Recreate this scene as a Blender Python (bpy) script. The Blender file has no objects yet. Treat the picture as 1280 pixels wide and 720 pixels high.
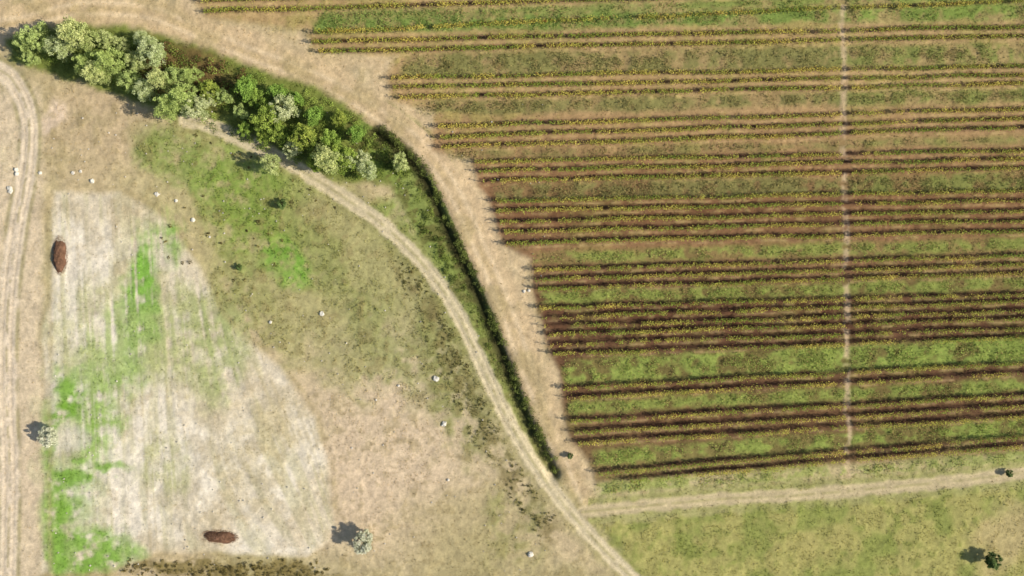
import bpy, math, random
import numpy as np
from mathutils import Vector
rng=np.random.default_rng(7); random.seed(7)
S=6.4           # image pixels per metre
H=155.6         # drone height
def wx(px): return (np.asarray(px,float)-640)/S
def wy(py): return (360-np.asarray(py,float))/S
K=0.95
def C(r,g,b,k=None):
    c=np.array([r,g,b])/255.0
    c=np.where(c<=0.04045,c/12.92,((c+0.055)/1.055)**2.4)
    return c*(K if k is None else k)
def ss(a,b,x):
    t=np.clip((x-a)/(b-a),0,1); return t*t*(3-2*t)
def _h(ix,iy,s):
    v=np.sin(ix*127.1+iy*311.7+s*74.7)*43758.5453
    return v-np.floor(v)
def vnoise(x,y,s):
    ix=np.floor(x);iy=np.floor(y);fx=x-ix;fy=y-iy
    fx=fx*fx*(3-2*fx);fy=fy*fy*(3-2*fy)
    a=_h(ix,iy,s);b=_h(ix+1,iy,s);c=_h(ix,iy+1,s);d=_h(ix+1,iy+1,s)
    return (a*(1-fx)+b*fx)*(1-fy)+(c*(1-fx)+d*fx)*fy
def fbm(x,y,sc,o=4,s=1):
    t=0;a=1;n=0;x=x/sc;y=y/sc
    for i in range(o):
        t=t+a*vnoise(x,y,s+i*3.1);n+=a;a*=.55
        x,y=(x*.8-y*.6)*2.03+5.3,(x*.6+y*.8)*2.03+1.7
    return t/n
def catmull(pts,n=4):
    P=[pts[0]]+list(pts)+[pts[-1]];out=[]
    for i in range(1,len(P)-2):
        p0,p1,p2,p3=[np.array(q,float) for q in P[i-1:i+3]]
        for j in range(n):
            t=j/n
            out.append(.5*((2*p1)+(-p0+p2)*t+(2*p0-5*p1+4*p2-p3)*t*t+(-p0+3*p1-3*p2+p3)*t**3))
    out.append(np.array(pts[-1],float));return np.array(out)
def pdist(x,y,pl):
    best=np.full(x.shape,1e9)
    for a,b in zip(pl[:-1],pl[1:]):
        d=b-a;L=(d*d).sum()+1e-9
        t=np.clip(((x-a[0])*d[0]+(y-a[1])*d[1])/L,0,1)
        best=np.minimum(best,(x-a[0]-t*d[0])**2+(y-a[1]-t*d[1])**2)
    return np.sqrt(best)
def psd(x,y,poly):
    P=np.array(poly+[poly[0]],float)
    d=pdist(x,y,P);ins=np.zeros(x.shape,bool)
    for a,b in zip(P[:-1],P[1:]):
        if a[1]==b[1]:continue
        c=((a[1]>y)!=(b[1]>y))&(x<(b[0]-a[0])*(y-a[1])/(b[1]-a[1])+a[0]); ins^=c
    return np.where(ins,d,-d)

# ---------------- layout of the place, in image pixel coordinates ----------------
farm=catmull([(232,150),(262,158),(300,174),(345,195),(385,218),(430,247),(480,282),(530,332),(568,385),(597,445),(635,525),(680,598),(730,660),(790,722),(900,830)])
side=catmull([(728,640),(800,633),(900,624),(1000,619),(1100,610),(1200,601),(1290,590),(1700,545)])
head=catmull([(-200,40),(0,32),(90,12),(180,14),(240,36),(310,66),(380,92),(450,128),(520,178),(565,235),(600,310),(632,385),(655,450),(682,520),(705,590),(725,640)])
left=catmull([(-60,70),(0,88),(22,110),(36,150),(34,210),(20,290),(10,380),(8,480),(12,600),(9,740),(5,1000)])
ditch=catmull([(470,165),(512,200),(535,235),(556,285),(582,340),(606,395),(628,450),(652,515),(675,560),(692,592)])
scrub=catmull([(500,320),(528,362),(548,410),(570,460),(592,505),(620,560),(655,612),(690,660)])
fieldp=[(65,235),(150,238),(205,270),(250,330),(280,400),(350,455),(395,520),(412,590),(420,660),(380,695),(200,692),(130,716),(50,718),(50,500),(60,350)]
vine=[(235,-400),(240,0),(258,22),(385,38),(390,62),(498,70),(480,95),(490,125),(543,140),(540,188),(588,198),(600,235),(610,250),(628,305),(663,325),(666,370),(672,385),(688,445),(700,465),(702,500),(712,550),(738,580),(745,603),(1280,565),(1700,532),(1700,-400)]
beltp=[(10,50),(50,33),(150,34),(200,45),(270,66),(340,95),(400,112),(455,150),(512,188),(520,215),(480,228),(430,226),(370,208),(300,180),(200,138),(110,104),(40,84),(15,72)]
grassp=[(745,655),(900,640),(1100,625),(1290,606),(1900,560),(1900,1200),(850,1200),(800,722)]
rows=[(250,-40,-62),(250,-28,-50),(255,3,-30),(258,16,-16),(395,42,2),(392,54,35),(400,66,47),
 (490,99,84),(492,111,95),(498,123,106),(548,159,137),(550,172,149),(552,185,160),
 (593,203,189),(598,214,200),(604,226,211),(615,252,239),(620,264,251),(625,277,264),(630,290,276),(632,304,289),
 (668,337,320),(668,349,331),(672,361,342),(674,384,367),(676,396,377),(680,407,388),(684,418,398),(687,430,410),(690,442,421),
 (704,484,453),(708,497,465),(712,526,493),(717,540,506),(722,553,519),(748,590,545),(775,599,556)]
G1=(124,142,70);G2=(146,158,78);G3=(132,128,76)
bands=[(392,32,14,10,G1,1.),(505,82,66,14,G3,.95),(520,135,119,9,G3,.9),(560,194,174,6,G3,.7),(615,240,226,11,G3,.85),
 (665,323,305,8,G2,.75),(674,372,354,8,G2,.8),(705,464,437,15,G2,1.),(710,511,480,8,G2,.85),(742,572,533,10,G2,.95),(745,611,571,8,G2,.75),(400,20,-5,6,G1,.8)]
def ly(x,xs,ys,yr):
    t=(x-xs)/(1280-xs)
    return ys+(yr-ys)*t+ (vnoise(x/60,x*0+ys,4)-.5)*2.2
def xcross(y): return 1052+y/600*9

def soilcol(y):
    stops=[(0,(180,152,106)),(100,(184,154,108)),(180,(170,136,96)),(215,(150,114,80)),(270,(134,98,68)),(310,(148,114,80)),(345,(130,98,70)),(380,(110,78,56)),(440,(108,78,56)),(490,(116,86,60)),(540,(118,90,62)),(600,(140,118,78))]
    ys=np.array([s[0] for s in stops],float); cs=np.array([C(*s[1]) for s in stops])
    return np.stack([np.interp(y,ys,cs[:,i]) for i in range(3)],-1)

def ground(px,py):
    N=px.shape
    n1=fbm(px,py,150,4,1);n2=fbm(px,py,38,4,11);n3=fbm(px,py,11,3,21);n4=fbm(px,py,4,2,31)
    wx_=px+(fbm(px,py,45,4,41)-.5)*70; wy_=py+(fbm(px,py,45,4,51)-.5)*70
    dl=pdist(px,py,left);dh=pdist(px,py,head);dd=pdist(px,py,ditch);df=pdist(px,py,farm);dsd=pdist(px,py,side)
    col=np.empty(N+(3,));col[:]=C(204,182,142)
    g=np.zeros(N)
    def mx(c,m):
        nonlocal col
        col=col*(1-m[...,None])+np.asarray(c)*m[...,None]
    def blob(cx,cy,rx,ry,ang=0,soft=.5,w=1):
        a=math.radians(ang);X=(wx_ if w else px)-cx;Y=(wy_ if w else py)-cy
        u=(X*math.cos(a)+Y*math.sin(a))/rx;v=(-X*math.sin(a)+Y*math.cos(a))/ry
        return ss(1+soft,1-soft,np.sqrt(u*u+v*v))
    mx(C(162,156,98),ss(.42,.62,n1)*.5);g+=ss(.42,.62,n1)*.25
    m=blob(330,260,170,110,30,.5);mx(C(178,168,112),m*.8);g+=m*.3
    m=blob(470,400,100,180,-30,.5);mx(C(168,162,106),m*.8);g+=m*.4
    m=blob(480,570,120,130,0,.6);mx(C(218,193,160),m*.9)
    m=blob(600,690,90,70,30,.6);mx(C(180,164,118),m*.7)
    m=blob(110,160,90,60,30,.6);mx(C(200,175,138),m*.7)
    m=blob(65,140,26,18,0,.5);mx(C(228,203,174),m*.8)
    for (cx,cy,rx,ry,a,c,s) in [(285,222,84,44,25,(138,158,74),1.),(330,285,84,42,30,(138,156,72),1.),(352,328,28,22,0,(124,168,62),1.),(215,190,48,34,20,(144,154,84),.9),
        (395,300,60,30,40,(154,154,92),.8),(430,360,70,34,50,(154,154,94),.7),(480,440,44,70,-35,(154,154,96),.75),(520,300,60,22,50,(140,156,76),.85),(320,400,54,40,30,(166,160,102),.7),(300,350,40,40,30,(158,158,96),.7),(20,180,24,40,0,(168,168,96),.6),(8,215,16,24,0,(146,165,80),.8),(570,500,24,90,-28,(142,142,84),.8),(20,4,70,12,0,(146,156,86),.7),(400,20,120,20,0,(146,146,86),.5),(640,660,40,50,-30,(148,146,88),.7),(560,420,26,60,-28,(146,148,86),.7),(400,440,60,30,30,(168,162,108),.6)]:
        m=blob(cx,cy,rx,ry,a)*ss(.28,.58,n2*.5+n3*.5)
        mx(C(*c),np.clip(m*s*1.15,0,1));g+=m*s
    mx(C(150,138,92),ss(.5,.68,n2*.5+n3*.5)*.32);mx(C(138,118,80),ss(.55,.75,n3)*.3)
    # field
    sd=psd(px+(n2-.5)*14,py+(n2-.5)*14,fieldp);f=ss(-3,10,sd)
    mx(C(222,206,176),f*.9);g*=(1-f*.8)
    mx(C(240,227,204),f*ss(.40,.60,n1)*.8)
    bend=px-(py-250)*.05-np.where(px>180,(py-300)*.28*ss(180,400,px),0)
    st=vnoise(bend/3.6,py/130,61)*.6+vnoise(bend/1.9,py/60,62)*.4
    st2=fbm(bend/9,py/90,1,3,63)
    mx(C(180,162,124),f*ss(.5,.8,st)*.45*ss(.3,.6,n2))
    mx(C(188,180,130),f*ss(.45,.7,st2)*.45)
    mx(C(190,173,138),f*ss(.5,.7,n2)*.5)
    mx(C(174,154,118),f*ss(.55,.75,n3)*.35)
    for (cx,cy,rx,ry,a,c,s) in [(180,375,26,88,8,(130,172,72),1.1),(146,450,40,76,14,(154,178,96),.8),(128,520,24,60,4,(146,176,84),.85),(235,430,50,66,0,(172,176,116),.75),(270,430,34,60,0,(166,172,112),.6),(205,580,28,46,0,(182,182,126),.55),(120,420,50,80,0,(184,186,132),.5),(330,560,60,60,0,(194,178,132),.35)]:
        m=blob(cx,cy,rx,ry,a,.5)*ss(.30,.64,st*.35+n3*.35+n2*.3)
        mx(C(*c),np.clip(m*s*1.2,0,1));g+=m*s*.4
    for (cx,cy,rx,ry,a,s) in [(82,490,26,28,0,1.0),(66,515,40,20,-8,1.),(58,560,13,32,0,1.),(72,625,26,50,0,1),(66,690,20,42,0,1.),(122,690,42,24,-10,1.),(112,580,54,7,5,.9),(40,500,12,22,0,.9),(96,610,26,60,0,.5)]:
        m=blob(cx,cy,rx,ry,a,.45)*ss(.22,.5,n2*.35+n3*.65)
        mx(C(130,172,62)*(1-.3*n3[...,None])*1.1,np.clip(m*s*.92,0,1));g+=m*s*.35
    m=blob(88,548,26,16,0,.4,0);mx(C(208,198,178),m*.7)
    ed=np.exp(-((sd+4)/4)**2);mx(C(166,148,102),ed*.4*ss(.3,.6,n2))
    m=blob(280,716,150,16,0,.3)*ss(.2,.45,n3);mx(C(138,122,74),m*.9);g+=m
    # left road zone
    m=ss(62,44,px+(n2-.5)*16)*ss(90,130,py);mx(C(216,194,162),m*.85);g*=(1-m*.7)
    m=np.exp(-((px-62-(n2-.5)*6)/4)**2)*ss(240,280,py);mx(C(174,158,116),m*.5)
    d=dl
    mx(C(232,212,184),ss(16,9,d+(n3-.5)*6)*.8);mx(C(156,142,96),np.exp(-(d/2.2)**2)*.65*ss(.3,.6,n3));mx(C(176,154,116),np.exp(-((d-5.5)/2)**2)*.3);mx(C(150,140,92),np.exp(-((d-13)/3)**2)*.7*ss(.3,.55,n2))
    g*=ss(4,13,d)
    # headland
    d=dh
    wv=22+ss(200,0,px)*8
    m=ss(wv+10,wv-8,d+(n2-.5)*26);mx(C(208,181,140),m*.95);g*=(1-m*.85)
    mx(C(228,203,164),np.exp(-((d-7)/3)**2)*.65*m);mx(C(174,152,106),np.exp(-(d/3.5)**2)*.45*ss(.35,.6,n3))
    mx(C(178,158,112),m*ss(.46,.66,n2)*.65)
    # bottom-right meadow
    sdm=psd(px,py,grassp);m=ss(-6,6,sdm+(n3-.5)*10)
    t=ss(.36,.58,n2)[...,None]
    gc=C(146,150,80)*(1-t)+C(172,164,98)*t
    mx(gc,m);mx(C(130,136,68),m*ss(.48,.68,n1*.4+n3*.6)*.75);g+=m*.6
    m=blob(1270,670,44,34,-20);mx(C(190,170,120),m*.85)
    m=blob(1010,690,50,20,-10);mx(C(184,170,106),m*.5)
    # belt floor and ditch
    sb=psd(px,py,beltp);m=ss(-8,4,sb+(n3-.5)*10)
    mx(C(122,130,62),m);g+=m*.6
    m2=ss(-8,6,sb)*blob(240,90,60,40,20,.4);mx(C(116,90,58),m2*.8)
    d=dd
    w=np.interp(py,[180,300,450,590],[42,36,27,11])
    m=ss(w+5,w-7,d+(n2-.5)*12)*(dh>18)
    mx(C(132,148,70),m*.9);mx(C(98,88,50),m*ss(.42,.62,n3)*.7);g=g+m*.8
    mx(C(58,56,32),np.exp(-(d/10)**2)*.93);g=g*(1-.7*np.exp(-(d/8)**2))  # ditch shadow line painted dark into the floor colour
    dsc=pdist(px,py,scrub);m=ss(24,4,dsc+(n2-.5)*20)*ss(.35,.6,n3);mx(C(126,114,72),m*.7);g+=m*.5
    m=ss(30,6,df+(n2-.5)*20);mx(C(150,148,88),m*.5);g+=m*.2
    # vineyard
    sv=psd(px+(n3-.5)*6,py,vine);v=ss(-6,6,sv)
    mrg=np.exp(-((sv+10)/9)**2);mx(C(216,187,146),mrg*.5*(py<600))
    sc=soilcol(py+(n2-.5)*24);mx(sc,v);g*=(1-v)
    mx(C(90,62,46),v*ss(.46,.7,n2)*.35*ss(180,300,py))
    wd=ss(.48,.64,n1*.25+n2*.4+n3*.35)*v*(1-.45*ss(190,260,py));mx(C(152,144,78),wd*.6);g+=wd*.4
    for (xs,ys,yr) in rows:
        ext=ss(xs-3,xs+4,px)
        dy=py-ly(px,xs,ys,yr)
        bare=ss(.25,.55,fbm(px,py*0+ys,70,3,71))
        mx(C(78,54,40),np.exp(-((dy+2.2)/3.2)**2)*(.5+.45*bare)*ext)  # dark tilled soil strip, with the vine row's shadow painted into it
        mx(C(206,178,128),np.exp(-((dy-5.)/1.5)**2)*.32*ext*ss(.4,.65,n3))
    for (xs,ys,yr,hw,c,s) in bands:
        ext=ss(xs-4,xs+10,px+(n3-.5)*12)
        dy=np.abs(py-ly(px,xs,ys,yr))
        m=ss(hw+4,hw-4,dy+(n3-.5)*12)*ext*s*(.28+.72*ss(.36,.56,n2*.5+n3*.5))
        shift=ss(1000,1100,px)
        mx(C(*c)*(1-shift[...,None]*.5)+C(132,148,70)*shift[...,None]*.5,m);g+=m*.6
    xc=xcross(py)+(vnoise(py/30,px*0,81)-.5)*6
    m=ss(6.5,1.,np.abs(px-xc)+(n3-.5)*7)*(py<603)*ss(.34,.56,n2*.3+n3*.7)
    mx(C(208,180,144),m*.75);g*=(1-m)
    d=dsd
    m=ss(22,12,d+(n3-.5)*8)*(px>735);mx(C(152,154,86),m*.7);g+=m*.6
    tr=ss(10.5,5.5,d+(n3-.5)*6);mx(C(204,184,144),tr*.9);mx(C(156,148,94),np.exp(-(d/1.8)**2)*.6*ss(.3,.6,n3));g*=(1-tr)
    d2=df
    tr2=ss(11.5,6.5,d2+(n3-.5)*6);mx(C(216,198,160),tr2*.93);mx(C(158,148,98),np.exp(-(d2/1.9)**2)*.7*ss(.25,.6,n3));g*=(1-tr2)
    col=col*(0.81+.38*n4)[...,None]*(0.85+.30*n3)[...,None]
    z=(n2-.5)*.3+(n3-.5)*.16+(n4-.5)*.10
    z=z*(1-.7*tr)*(1-.7*tr2)
    z=z-.08*np.exp(-((d-4.6)/1.3)**2)-.09*np.exp(-((d2-4.8)/1.4)**2)-.07*np.exp(-((dl-5.5)/1.6)**2)
    z=z-1.4*np.exp(-(dd/7)**2)
    z=z+f*(st-.5)*.06
    for (xs,ys,yr) in rows:
        dy=py-ly(px,xs,ys,yr)
        z=z+.12*np.exp(-(dy/2.2)**2)*(px>xs)*v
    return col,z,np.clip(g,0,1.5)

def setcol(me,col4,name="col"):
    a=me.color_attributes.new(name,'FLOAT_COLOR','POINT')
    a.data.foreach_set('color',np.ascontiguousarray(col4,dtype=np.float32).ravel())
def mkmesh(name,V,F,cols,mats,matidx=None,smooth=False):
    me=bpy.data.meshes.new(name)
    V=np.asarray(V,np.float32);F=np.asarray(F,np.int32)
    me.vertices.add(len(V));me.vertices.foreach_set('co',V.ravel())
    me.loops.add(F.size);me.loops.foreach_set('vertex_index',F.ravel())
    me.polygons.add(len(F));me.polygons.foreach_set('loop_start',np.arange(0,F.size,4,dtype=np.int32))
    if matidx is not None: me.polygons.foreach_set('material_index',np.asarray(matidx,np.int32))
    me.update(calc_edges=True)
    setcol(me,np.concatenate([cols,np.ones((len(cols),1))],1))
    if smooth: me.polygons.foreach_set('use_smooth',np.ones(len(F),bool))
    for m in mats: me.materials.append(m)
    return me
def add(name,me,loc=(0,0,0),rot=0,sc=1):
    o=bpy.data.objects.new(name,me);bpy.context.scene.collection.objects.link(o)
    o.location=loc;o.rotation_euler=(0,0,rot)
    o.scale=(sc,sc,sc) if not isinstance(sc,tuple) else sc
    return o

# ---------------- materials ----------------
def mat(name,noise_scales,amp,rough=.95,bump=0,transl=0):
    m=bpy.data.materials.new(name);m.use_nodes=True;nt=m.node_tree;N=nt.nodes;L=nt.links
    bs=N['Principled BSDF'];bs.inputs['Roughness'].default_value=rough
    bs.inputs['Specular IOR Level'].default_value=.12
    at=N.new('ShaderNodeAttribute');at.attribute_name='col';cur=at.outputs['Color']
    tc=N.new('ShaderNodeTexCoord');last=None
    for sc in noise_scales:
        t=N.new('ShaderNodeTexNoise');t.inputs['Scale'].default_value=sc;t.inputs['Detail'].default_value=4;t.inputs['Roughness'].default_value=.65
        L.new(tc.outputs['Object'],t.inputs['Vector'])
        r=N.new('ShaderNodeMapRange');r.inputs['From Min'].default_value=.3;r.inputs['From Max'].default_value=.7
        r.inputs['To Min'].default_value=1-amp;r.inputs['To Max'].default_value=1+amp
        L.new(t.outputs['Fac'],r.inputs['Value'])
        v=N.new('ShaderNodeVectorMath');v.operation='SCALE';L.new(cur,v.inputs[0]);L.new(r.outputs[0],v.inputs['Scale']);cur=v.outputs[0];last=t
    L.new(cur,bs.inputs['Base Color'])
    if bump:
        b=N.new('ShaderNodeBump');b.inputs['Strength'].default_value=bump;b.inputs['Distance'].default_value=.15
        L.new(last.outputs['Fac'],b.inputs['Height']);L.new(b.outputs[0],bs.inputs['Normal'])
    if transl:
        tr=N.new('ShaderNodeBsdfTranslucent');L.new(cur,tr.inputs['Color'])
        mxs=N.new('ShaderNodeMixShader');mxs.inputs[0].default_value=transl
        L.new(bs.outputs[0],mxs.inputs[1]);L.new(tr.outputs[0],mxs.inputs[2]);L.new(mxs.outputs[0],N['Material Output'].inputs['Surface'])
    return m
M_ground=mat('soil_and_dry_grass',[.35,2.2,6.5],.13,bump=.5)
M_leaf=mat('foliage',[],.15,rough=.7,transl=.28)
M_bark=mat('bark',[9.0],.3,bump=.5)
M_rock=mat('limestone',[6.0],.2,bump=.6)
M_wood=mat('weathered_wood',[12.0],.25)

# ---------------- ground sheet ----------------
def axis(half,step,far):
    a=list(np.arange(-half,half+1e-6,step));s=step;e=half
    while e<far:
        s*=1.35;e+=s;a.append(e);a.insert(0,-e)
    return np.array(a)
ax=axis(118,.25,3000);ay=axis(72,.25,3000)
X,Y=np.meshgrid(ax,ay);gx=(X.ravel()*S+640);gy=(360-Y.ravel()*S)
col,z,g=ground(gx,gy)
far=np.maximum(np.abs(X.ravel())-130,np.abs(Y.ravel())-85)
fm=ss(0,60,far)[:,None];col=col*(1-fm)+C(160,154,100)*fm*(0.7+.6*fbm(gx,gy,900,3,5))[:,None]
zf=z*(1-fm[:,0])
V=np.stack([X.ravel(),Y.ravel(),zf],1)
nx,ny=len(ax),len(ay);idx=np.arange(nx*ny).reshape(ny,nx)
F=np.stack([idx[:-1,:-1],idx[:-1,1:],idx[1:,1:],idx[1:,:-1]],-1).reshape(-1,4)
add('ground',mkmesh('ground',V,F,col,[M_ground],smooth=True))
Gc=col.reshape(ny,nx,3);Gz=zf.reshape(ny,nx);Gg=g.reshape(ny,nx)
def gs(px,py):     # sample the finished ground sheet
    x=wx(px);y=wy(py);i=np.clip(np.searchsorted(ax,x)-1,0,nx-2);j=np.clip(np.searchsorted(ay,y)-1,0,ny-2)
    fx=(x-ax[i])/(ax[i+1]-ax[i]);fy=(y-ay[j])/(ay[j+1]-ay[j])
    z=(Gz[j,i]*(1-fx)+Gz[j,i+1]*fx)*(1-fy)+(Gz[j+1,i]*(1-fx)+Gz[j+1,i+1]*fx)*fy
    return Gc[j,i],z,Gg[j,i]

# ---------------- leaf quads ----------------
def quads(P,size,cols,up=.5,aspect=.6):
    n=len(P);nr=rng.normal(size=(n,3));nr/=np.linalg.norm(nr,axis=1)[:,None]
    nr[:,2]=np.abs(nr[:,2]);nr+=np.array([.3,-.08,up]);nr/=np.linalg.norm(nr,axis=1)[:,None]
    r=rng.normal(size=(n,3));u=np.cross(nr,r);u/=np.linalg.norm(u,axis=1)[:,None];v=np.cross(nr,u)
    s=np.asarray(size).reshape(-1,1)*np.ones((n,1))
    u=u*s*.5;v=v*s*.5*aspect
    V=np.stack([P-u,P+v,P+u,P-v],1).reshape(-1,3)
    F=np.arange(4*n).reshape(n,4)
    return V,F,np.repeat(cols,4,axis=0)
class MB:
    def __init__(s): s.V=[];s.F=[];s.C=[];s.M=[];s.n=0
    def put(s,V,F,C_,m):
        s.V.append(V);s.F.append(F+s.n);s.C.append(C_);s.M.append(np.full(len(F),m));s.n+=len(V)
    def tube(s,p0,p1,r0,r1,c,m,k=6):
        p0=np.array(p0,float);p1=np.array(p1,float);d=p1-p0;d/=np.linalg.norm(d)
        a=np.cross(d,[.3,.9,.1]);a/=np.linalg.norm(a);b=np.cross(d,a)
        t=np.arange(k)/k*2*np.pi
        ring=np.cos(t)[:,None]*a+np.sin(t)[:,None]*b
        V=np.concatenate([p0+ring*r0,p1+ring*r1,[p1]])
        F=[[i,(i+1)%k,k+(i+1)%k,k+i] for i in range(k)]+[[k+i,k+i+1,k+(i+2)%k,2*k] for i in range(0,k,2)]
        s.put(V,np.array(F),np.tile(c,(len(V),1)),m)
    def mesh(s,name,mats):
        return mkmesh(name,np.concatenate(s.V),np.concatenate(s.F),np.concatenate(s.C),mats,np.concatenate(s.M))

# ---------------- trees ----------------
def tree_mesh(name,h,R,c_hi,c_lo,nclump,per,leaf,seed):
    r=np.random.default_rng(seed);b=MB();bark=C(120,105,85,.5)
    th=h*.4;lean=r.normal(size=2)*.25
    top=np.array([lean[0],lean[1],th]);b.tube((0,0,-.3),top,.2*h/7,.13*h/7,bark,1)
    cl=[];nl=9
    lobes=r.uniform(.45,1.25,nl)
    for i in range(nclump):
        a=r.uniform(0,2*np.pi);lo=np.interp(a/(2*np.pi)*nl,np.arange(nl+1),np.append(lobes,lobes[0]))
        rr=R*lo*math.sqrt(r.uniform(.02,1));zz=th*.75+(h-th*.75)*(r.uniform(0.05,1))*math.sqrt(max(.08,1-(rr/(R*1.2))**2))
        cl.append([rr*math.cos(a)+lean[0],rr*math.sin(a)+lean[1],zz])
    cl=np.array(cl)
    for i in range(0,nclump,max(1,nclump//12)):
        mid=top*.5+cl[i]*.5-np.array([0,0,.3])
        b.tube(top*r.uniform(.7,1),mid,.09,.055,bark,1);b.tube(mid,cl[i],.055,.02,bark,1)
    for c in cl:
        n=int(per*r.uniform(.4,1.5));rad=R*.17*r.uniform(.6,1.6)
        d=r.normal(size=(n,3));d/=np.linalg.norm(d,axis=1)[:,None];P=c+d*rad*r.uniform(.2,1.25,(n,1))**.7
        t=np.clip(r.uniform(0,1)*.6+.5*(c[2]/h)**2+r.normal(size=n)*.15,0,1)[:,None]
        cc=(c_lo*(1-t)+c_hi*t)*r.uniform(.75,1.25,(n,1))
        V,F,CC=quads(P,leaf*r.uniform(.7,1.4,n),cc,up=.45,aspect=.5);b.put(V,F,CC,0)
    return b.mesh(name,[M_leaf,M_bark])
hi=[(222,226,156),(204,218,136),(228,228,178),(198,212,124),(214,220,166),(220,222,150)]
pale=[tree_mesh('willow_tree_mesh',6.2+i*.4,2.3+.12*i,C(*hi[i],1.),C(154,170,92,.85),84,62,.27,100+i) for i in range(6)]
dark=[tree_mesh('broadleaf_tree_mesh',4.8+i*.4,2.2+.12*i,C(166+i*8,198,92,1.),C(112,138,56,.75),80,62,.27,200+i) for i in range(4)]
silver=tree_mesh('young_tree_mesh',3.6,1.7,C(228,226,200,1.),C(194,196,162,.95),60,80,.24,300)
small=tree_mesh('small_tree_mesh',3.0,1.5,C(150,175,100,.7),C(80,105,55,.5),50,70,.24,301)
def gz(px,py):
    return float(gs(np.array([float(px)]),np.array([float(py)]))[1][0])
def base(px,py,h):
    k=1-h/H;return 640+(px-640)*k,360+(py-360)*k
T=[(28,52,0),(50,44,0),(84,42,0),(42,68,0),(72,64,0),(102,50,0),(106,78,0),(130,46,0),(152,58,0),(178,48,0),(138,78,0),(122,92,0),(166,76,0),(156,98,0),
(194,70,0),(198,98,0),(184,116,1),(216,92,0),(226,122,0),(240,94,0),(256,130,0),(264,106,1),(284,120,0),(298,138,0),(302,110,1),(326,146,1),(320,122,1),(354,138,0),(346,168,1),(378,170,1),(408,178,1),(388,146,1),
(424,148,1),(434,204,0),(455,202,0),(498,203,0),(464,216,0),(336,208,0),(362,190,0),(330,172,1),(300,160,1),(422,190,1),(442,166,1),(395,200,1),(212,128,0),(240,138,0),(345,114,1),(372,124,1),(408,205,0)]
for i,(x,y,k) in enumerate(T):
    s=random.choice([.6,.75,.85,.95,1.1])
    me=(pale[random.randrange(6)] if k==0 or random.random()<.2 else dark[random.randrange(4)])
    if (x,y) in((498,203),(464,216),(434,204),(455,202)): s=.68
    if (x,y)==(336,208): s=.85
    bx,by=base(x+random.uniform(-4,4),y+random.uniform(-4,4),5*s)
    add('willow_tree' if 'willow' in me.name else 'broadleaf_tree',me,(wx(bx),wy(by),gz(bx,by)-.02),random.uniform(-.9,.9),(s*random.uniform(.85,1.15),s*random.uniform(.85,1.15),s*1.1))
for (x,y,me,s,nm) in [(60,545,silver,1.1,'young_tree'),(456,677,silver,1.25,'young_tree'),(1243,701,small,1.1,'small_tree'),(348,254,small,.7,'small_tree'),(1268,594,small,.5,'small_tree'),(713,572,small,.42,'small_tree'),(294,334,small,.45,'small_tree')]:
    bx,by=base(x,y,2.5);add(nm,me,(wx(bx),wy(by),gz(bx,by)),random.uniform(-.6,.6),s)

# ---------------- shrubs (hedgerow, ditch, scrub) ----------------
def shrubs(name,pts,hts,rad,c_hi,c_lo,per=70,leaf=.2):
    P=[];Cc=[]
    zz=gs(pts[:,0],pts[:,1])[1]
    for (p,h,r,z0) in zip(pts,hts,rad,zz):
        n=int(per*r*r*1.3)+14
        d=rng.normal(size=(n,3));d/=np.linalg.norm(d,axis=1)[:,None];d[:,2]=np.abs(d[:,2])
        q=d*rng.uniform(.45,1,(n,1))*np.array([r*rng.uniform(.7,1.3),r*rng.uniform(.7,1.3),h])
        q+=rng.normal(size=(n,3))*.12*r
        P.append(q+np.array([wx(p[0]),wy(p[1]),z0]))
        t=rng.uniform();t2=np.clip(t+rng.normal(size=n)*.2,0,1)[:,None]
        Cc.append((c_lo*(1-t2)+c_hi*t2)*rng.uniform(.7,1.3,(n,1)))
    P=np.concatenate(P);Cc=np.concatenate(Cc)
    V,F,CC=quads(P,leaf*rng.uniform(.7,1.5,len(P)),Cc,up=.4,aspect=.6)
    add(name,mkmesh(name,V,F,CC,[M_leaf]))
def inpoly(poly,n,m=2):
    q=np.array(poly);p=rng.uniform(q.min(0),q.max(0),(n,2));return p[psd(p[:,0],p[:,1],poly)>m]
p=inpoly(beltp,1500,6);br=p[(np.hypot((p[:,0]-235)/75,(p[:,1]-85)/40)<1)];
shrubs('hedgerow_undergrowth',p[:330],rng.uniform(.4,2.0,330),rng.uniform(.4,1.2,330),C(178,196,92,.95),C(100,118,52,.7))
shrubs('brown_thicket',br[:80],rng.uniform(.8,1.8,80),rng.uniform(.5,1.1,80),C(164,126,84,.7),C(100,74,48,.6))
def along(pl,n,off0,off1):
    seg=np.diff(pl,axis=0);L=np.hypot(*seg.T);i=rng.choice(len(seg),n,p=L/L.sum());t=rng.uniform(size=(n,1))
    q=pl[i]+seg[i]*t;nn=np.stack([-seg[i][:,1],seg[i][:,0]],1)/L[i][:,None]
    return q+nn*rng.uniform(off0,off1,(n,1))
p=along(ditch,230,-12,-2);p=p[fbm(p[:,0],p[:,1],20,2,19)>.36]
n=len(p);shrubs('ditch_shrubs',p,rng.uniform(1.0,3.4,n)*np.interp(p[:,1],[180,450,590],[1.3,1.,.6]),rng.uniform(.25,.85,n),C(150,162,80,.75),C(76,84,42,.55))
p=along(ditch,230,5,28)
p=p[pdist(p[:,0],p[:,1],farm)>16]
shrubs('ditch_bank_shrubs',p,rng.uniform(.2,.9,len(p)),rng.uniform(.25,.85,len(p)),C(160,174,82,.8),C(96,110,50,.6))
p=along(scrub,520,-14,20);p=p[fbm(p[:,0],p[:,1],18,3,9)>.48];p=p[pdist(p[:,0],p[:,1],farm)>13]
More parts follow.
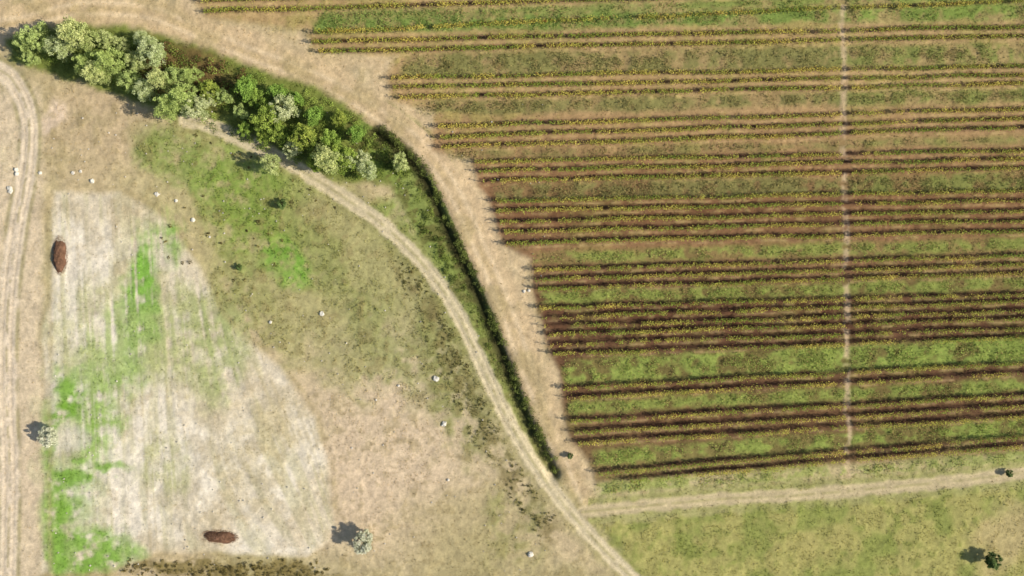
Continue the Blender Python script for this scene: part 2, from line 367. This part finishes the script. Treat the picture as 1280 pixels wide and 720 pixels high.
shrubs('scrub',p,rng.uniform(.15,.6,len(p)),rng.uniform(.12,.42,len(p)),C(156,150,90,.9),C(104,100,58,.7),leaf=.16)
p=np.concatenate([np.stack([rng.uniform(150,410,150),rng.normal(714,7,150)],1),np.stack([rng.normal(300,60,26),rng.normal(290,60,26)],1),along(farm[:40],18,14,24)]);p=p[pdist(p[:,0],p[:,1],farm)>12]
shrubs('rough_weeds',p,rng.uniform(.2,.6,len(p)),rng.uniform(.15,.5,len(p)),C(160,146,84,.8),C(104,92,56,.6))

# ---------------- vineyard ----------------
wood=C(120,105,90,.5)
for ri,(xs,ys,yr) in enumerate(rows):
    b=MB()
    L=(1500-xs)/S;n=int(L*52)
    x=rng.uniform(xs,1500,n)
    dens=fbm(x,x*0+ys*7,26,3,91)*.5+fbm(x,x*0+ys*3,7,2,92)*.5
    vig=.43 if 375<ys<450 else .36
    if ri>=30: vig=.40
    keep=(rng.uniform(size=n)<ss(vig-.1,vig+.12,dens))&(np.abs(x-xcross(ys))>6)
    x=x[keep];n=len(x);y=ly(x,xs,ys,yr)
    _,z0,_=gs(x,y)
    hm=(1.5+.6*vnoise(x/7,x*0+ys,93))
    h=.25+rng.beta(2.2,1.4,n)*hm
    P=np.stack([wx(x),wy(y)-.08+rng.normal(size=n)*.25,z0+h],1)
    yb=.8 if ys>230 else 1.0
    t=np.clip((fbm(x,x*0+ys*5,40,3,94)*2.4-.7+rng.normal(size=n)*.15)*yb,0,1)[:,None]
    yel=C(218,200,96,.95);grn=C(152,170,68,.92);brn=C(170,122,66,.75)
    cc=grn*(1-t)+yel*t;m=(rng.uniform(size=(n,1))<.16);cc=np.where(m,brn,cc)*rng.uniform(.72,1.2,(n,1))
    V,F,CC=quads(P,rng.uniform(.15,.30,n),cc,up=.5,aspect=.75);b.put(V,F,CC,0)
    for X_ in np.arange(xs,1500,5.6*S/1.0):
        if abs(X_-xcross(ys))<5: continue
        y_=float(ly(np.array([X_]),xs,ys,yr)[0])
        b.tube((wx(X_),wy(y_),-.1),(wx(X_),wy(y_),2.0),.05,.045,wood,1,4)
    for X_ in np.arange(xs+3,1500,1.2*S):
        y_=float(ly(np.array([X_]),xs,ys,yr)[0]);b.tube((wx(X_),wy(y_),-.05),(wx(X_)+random.uniform(-.1,.1),wy(y_),.9),.03,.02,wood*.5,1,4)
    add('vine_row',b.mesh('vine_row',[M_leaf,M_wood]))
for (xs,ys,yr,hw,c,s) in bands:
    n=int((1500-xs)/S*hw*2/S*24);x=rng.uniform(xs,1500,n);y=ly(x,xs,ys,yr)+rng.normal(size=n)*hw*.5
    k=(rng.uniform(size=n)<ss(.40,.61,fbm(x,y,16,4,95))*s+.04)&(np.abs(x-xcross(y))>6);x=x[k];y=y[k]
    col,z0,_=gs(x,y);n=len(x)
    P=np.stack([wx(x),wy(y),z0+rng.uniform(.03,.8,n)*(0.3+fbm(x,y,14,2,96))],1)
    g1=(C(*c)*1.08)[None]*(.5+1.1*fbm(x,y,9,2,97))[:,None]*rng.uniform(.7,1.35,(n,1))
    dry=rng.uniform(size=(n,1))<.26;g1=np.where(dry,C(190,168,106)*rng.uniform(.6,1.1,(n,1)),g1)
    V,F,CC=quads(P,rng.uniform(.14,.34,n),g1,up=.5,aspect=.6)
    add('vineyard_grass_strip',mkmesh('vineyard_grass_strip',V,F,CC,[M_leaf]))

# ---------------- meadow grass tufts ----------------
n=1000000;x=rng.uniform(-110,1390,n);y=rng.uniform(-60,780,n)
col,z0,g=gs(x,y)
cl=fbm(x,y,7,2,98)
k=rng.uniform(size=n)<(.07+.45*g)*ss(.38,.62,cl)
x=x[k];y=y[k];z0=z0[k];col=col[k];gg=g[k];n=len(x)
P=np.stack([wx(x),wy(y),z0+rng.uniform(.01,.2,n)*(.5+gg)],1)
tint=np.where(gg[:,None]>.35,np.array([.9,.9,.72]),np.array([.8,.78,.66]))
V,F,CC=quads(P,rng.uniform(.12,.32,n),col*tint*rng.uniform(.6,1.4,(n,1)),up=.5,aspect=.5)
add('meadow_grass',mkmesh('meadow_grass',V,F,CC,[M_leaf]))
print('tufts',n)

# ---------------- heaps ----------------
def heap(px,py,lx,lyy,h,rot,seed):
    n=48;m=20;i,j=np.meshgrid(np.arange(m+1),np.arange(n),indexing='ij');r=(i/m).ravel();a=(j/n*2*np.pi).ravel()
    w=1+.5*(fbm(np.cos(a)*2.+seed,np.sin(a)*2.,1,3,5)-.5)
    xx=np.sign(np.cos(a))*np.abs(np.cos(a))**.8*r*lx*w;yy=np.sin(a)*r*lyy*w
    zz=h*(1-r**2.4)*(.5+1.*fbm(xx*6.+seed,yy*6.,5,3,6))-.12*r
    cc=C(132,98,76,.75)[None]*(.4+1.2*fbm(xx*6.,yy*6.+seed,3,2,8))[:,None]
    F=[[i*n+j,i*n+(j+1)%n,(i+1)*n+(j+1)%n,(i+1)*n+j][::-1] for i in range(m) for j in range(n)]
    b=MB();b.put(np.stack([xx,yy,zz],1),np.array(F),cc,0)
    k=1700;a=rng.uniform(0,6.28,k);r=np.sqrt(rng.uniform(0,1.6,k))
    P=np.stack([np.cos(a)*r*lx*.95,np.sin(a)*r*lyy*.95,np.maximum(h*(1-r**2.4),0)*.95+.05],1)
    V2,F2,C2=quads(P,rng.uniform(.1,.3,k),C(150,114,88,.8)[None]*rng.uniform(.4,1.6,(k,1)),up=.3,aspect=.35);b.put(V2,F2,C2,0)
    add('manure_heap',b.mesh('manure_heap',[M_bark]),(wx(px),wy(py),gz(px,py)),rot)
heap(74.5,319,3.3,1.3,1.0,math.radians(92),1)
heap(274,671,3.2,1.2,.9,math.radians(-3),9)

# ---------------- stones ----------------
def rock(seed):
    import bmesh
    bm=bmesh.new();bmesh.ops.create_icosphere(bm,subdivisions=3,radius=.5)
    r=np.random.default_rng(seed);o=r.uniform(0,99,3)
    from mathutils import noise
    for v in bm.verts:
        k=1+.5*noise.noise(v.co*2.2+Vector(o))+.15*noise.noise(v.co*7+Vector(o));v.co*=k;v.co.z*=.65
    me=bpy.data.meshes.new('stone');bm.to_mesh(me);bm.free()
    setcol(me,np.tile(np.append(C(232,224,206,.85),1),(len(me.vertices),1)));me.materials.append(M_rock);return me
R=[rock(i) for i in range(5)]
for (x,y,s) in [(50,216,.7),(91,216,.8),(101,214,.6),(115,226,.9),(196,243,.8),(220,251,.7),(241,275,.8),(262,296,.5),(12,235,1.1),(13,239,.9),(20,212,1.),(21,217,.8),(545,473,1.1),(555,530,1.),(663,693,1.1),(402,392,1.),(338,403,.7),(655,364,.7),(661,363,.7),(498,482,.5),(470,500,.4),(440,560,.4),(560,600,.5)]:
    add('limestone_boulder',R[random.randrange(5)],(wx(x),wy(y),gz(x,y)+.08),random.uniform(0,6),s*random.uniform(.8,1.1))
q=np.stack([rng.uniform(60,690,420),rng.uniform(130,715,420)],1);q=q[pdist(q[:,0],q[:,1],head)>25]
b=MB();zz=gs(q[:,0],q[:,1])[1]
for (p_,z_) in zip(q,zz):
    s=rng.uniform(.06,.2);c=np.array([wx(p_[0]),wy(p_[1]),z_]);b.tube(c-[0,0,.05],c+[rng.normal()*.05,rng.normal()*.05,s],s,s*.55,C(220,210,190,.85)*rng.uniform(.6,1.05),0,6)
add('scattered_stones',b.mesh('scattered_stones',[M_rock]))

# ---------------- light, sky, camera ----------------
el=math.radians(35);az=math.radians(-11)
s=Vector((math.cos(el)*math.cos(az),math.cos(el)*math.sin(az),math.sin(el)))
sun=bpy.data.lights.new('sun','SUN');sun.energy=5;sun.angle=math.radians(.5);sun.color=(1,.95,.85)
so=bpy.data.objects.new('sun',sun);bpy.context.scene.collection.objects.link(so);so.rotation_euler=s.to_track_quat('Z','Y').to_euler();so.location=(100,0,100)
w=bpy.data.worlds.new('World');bpy.context.scene.world=w;w.use_nodes=True;nt=w.node_tree
sk=nt.nodes.new('ShaderNodeTexSky');sk.sky_type='NISHITA';sk.sun_disc=False;sk.sun_elevation=el;sk.sun_rotation=math.radians(101)
nt.links.new(sk.outputs[0],nt.nodes['Background'].inputs[0]);nt.nodes['Background'].inputs[1].default_value=.11
cam=bpy.data.cameras.new('camera');co=bpy.data.objects.new('camera',cam);bpy.context.scene.collection.objects.link(co)
cam.sensor_width=36;cam.lens=28;cam.clip_end=8000;cam.clip_start=1;co.location=(0,0,H)
bpy.context.scene.camera=co
v=bpy.context.scene.view_settings;v.view_transform='Standard';v.look='None';v.exposure=0
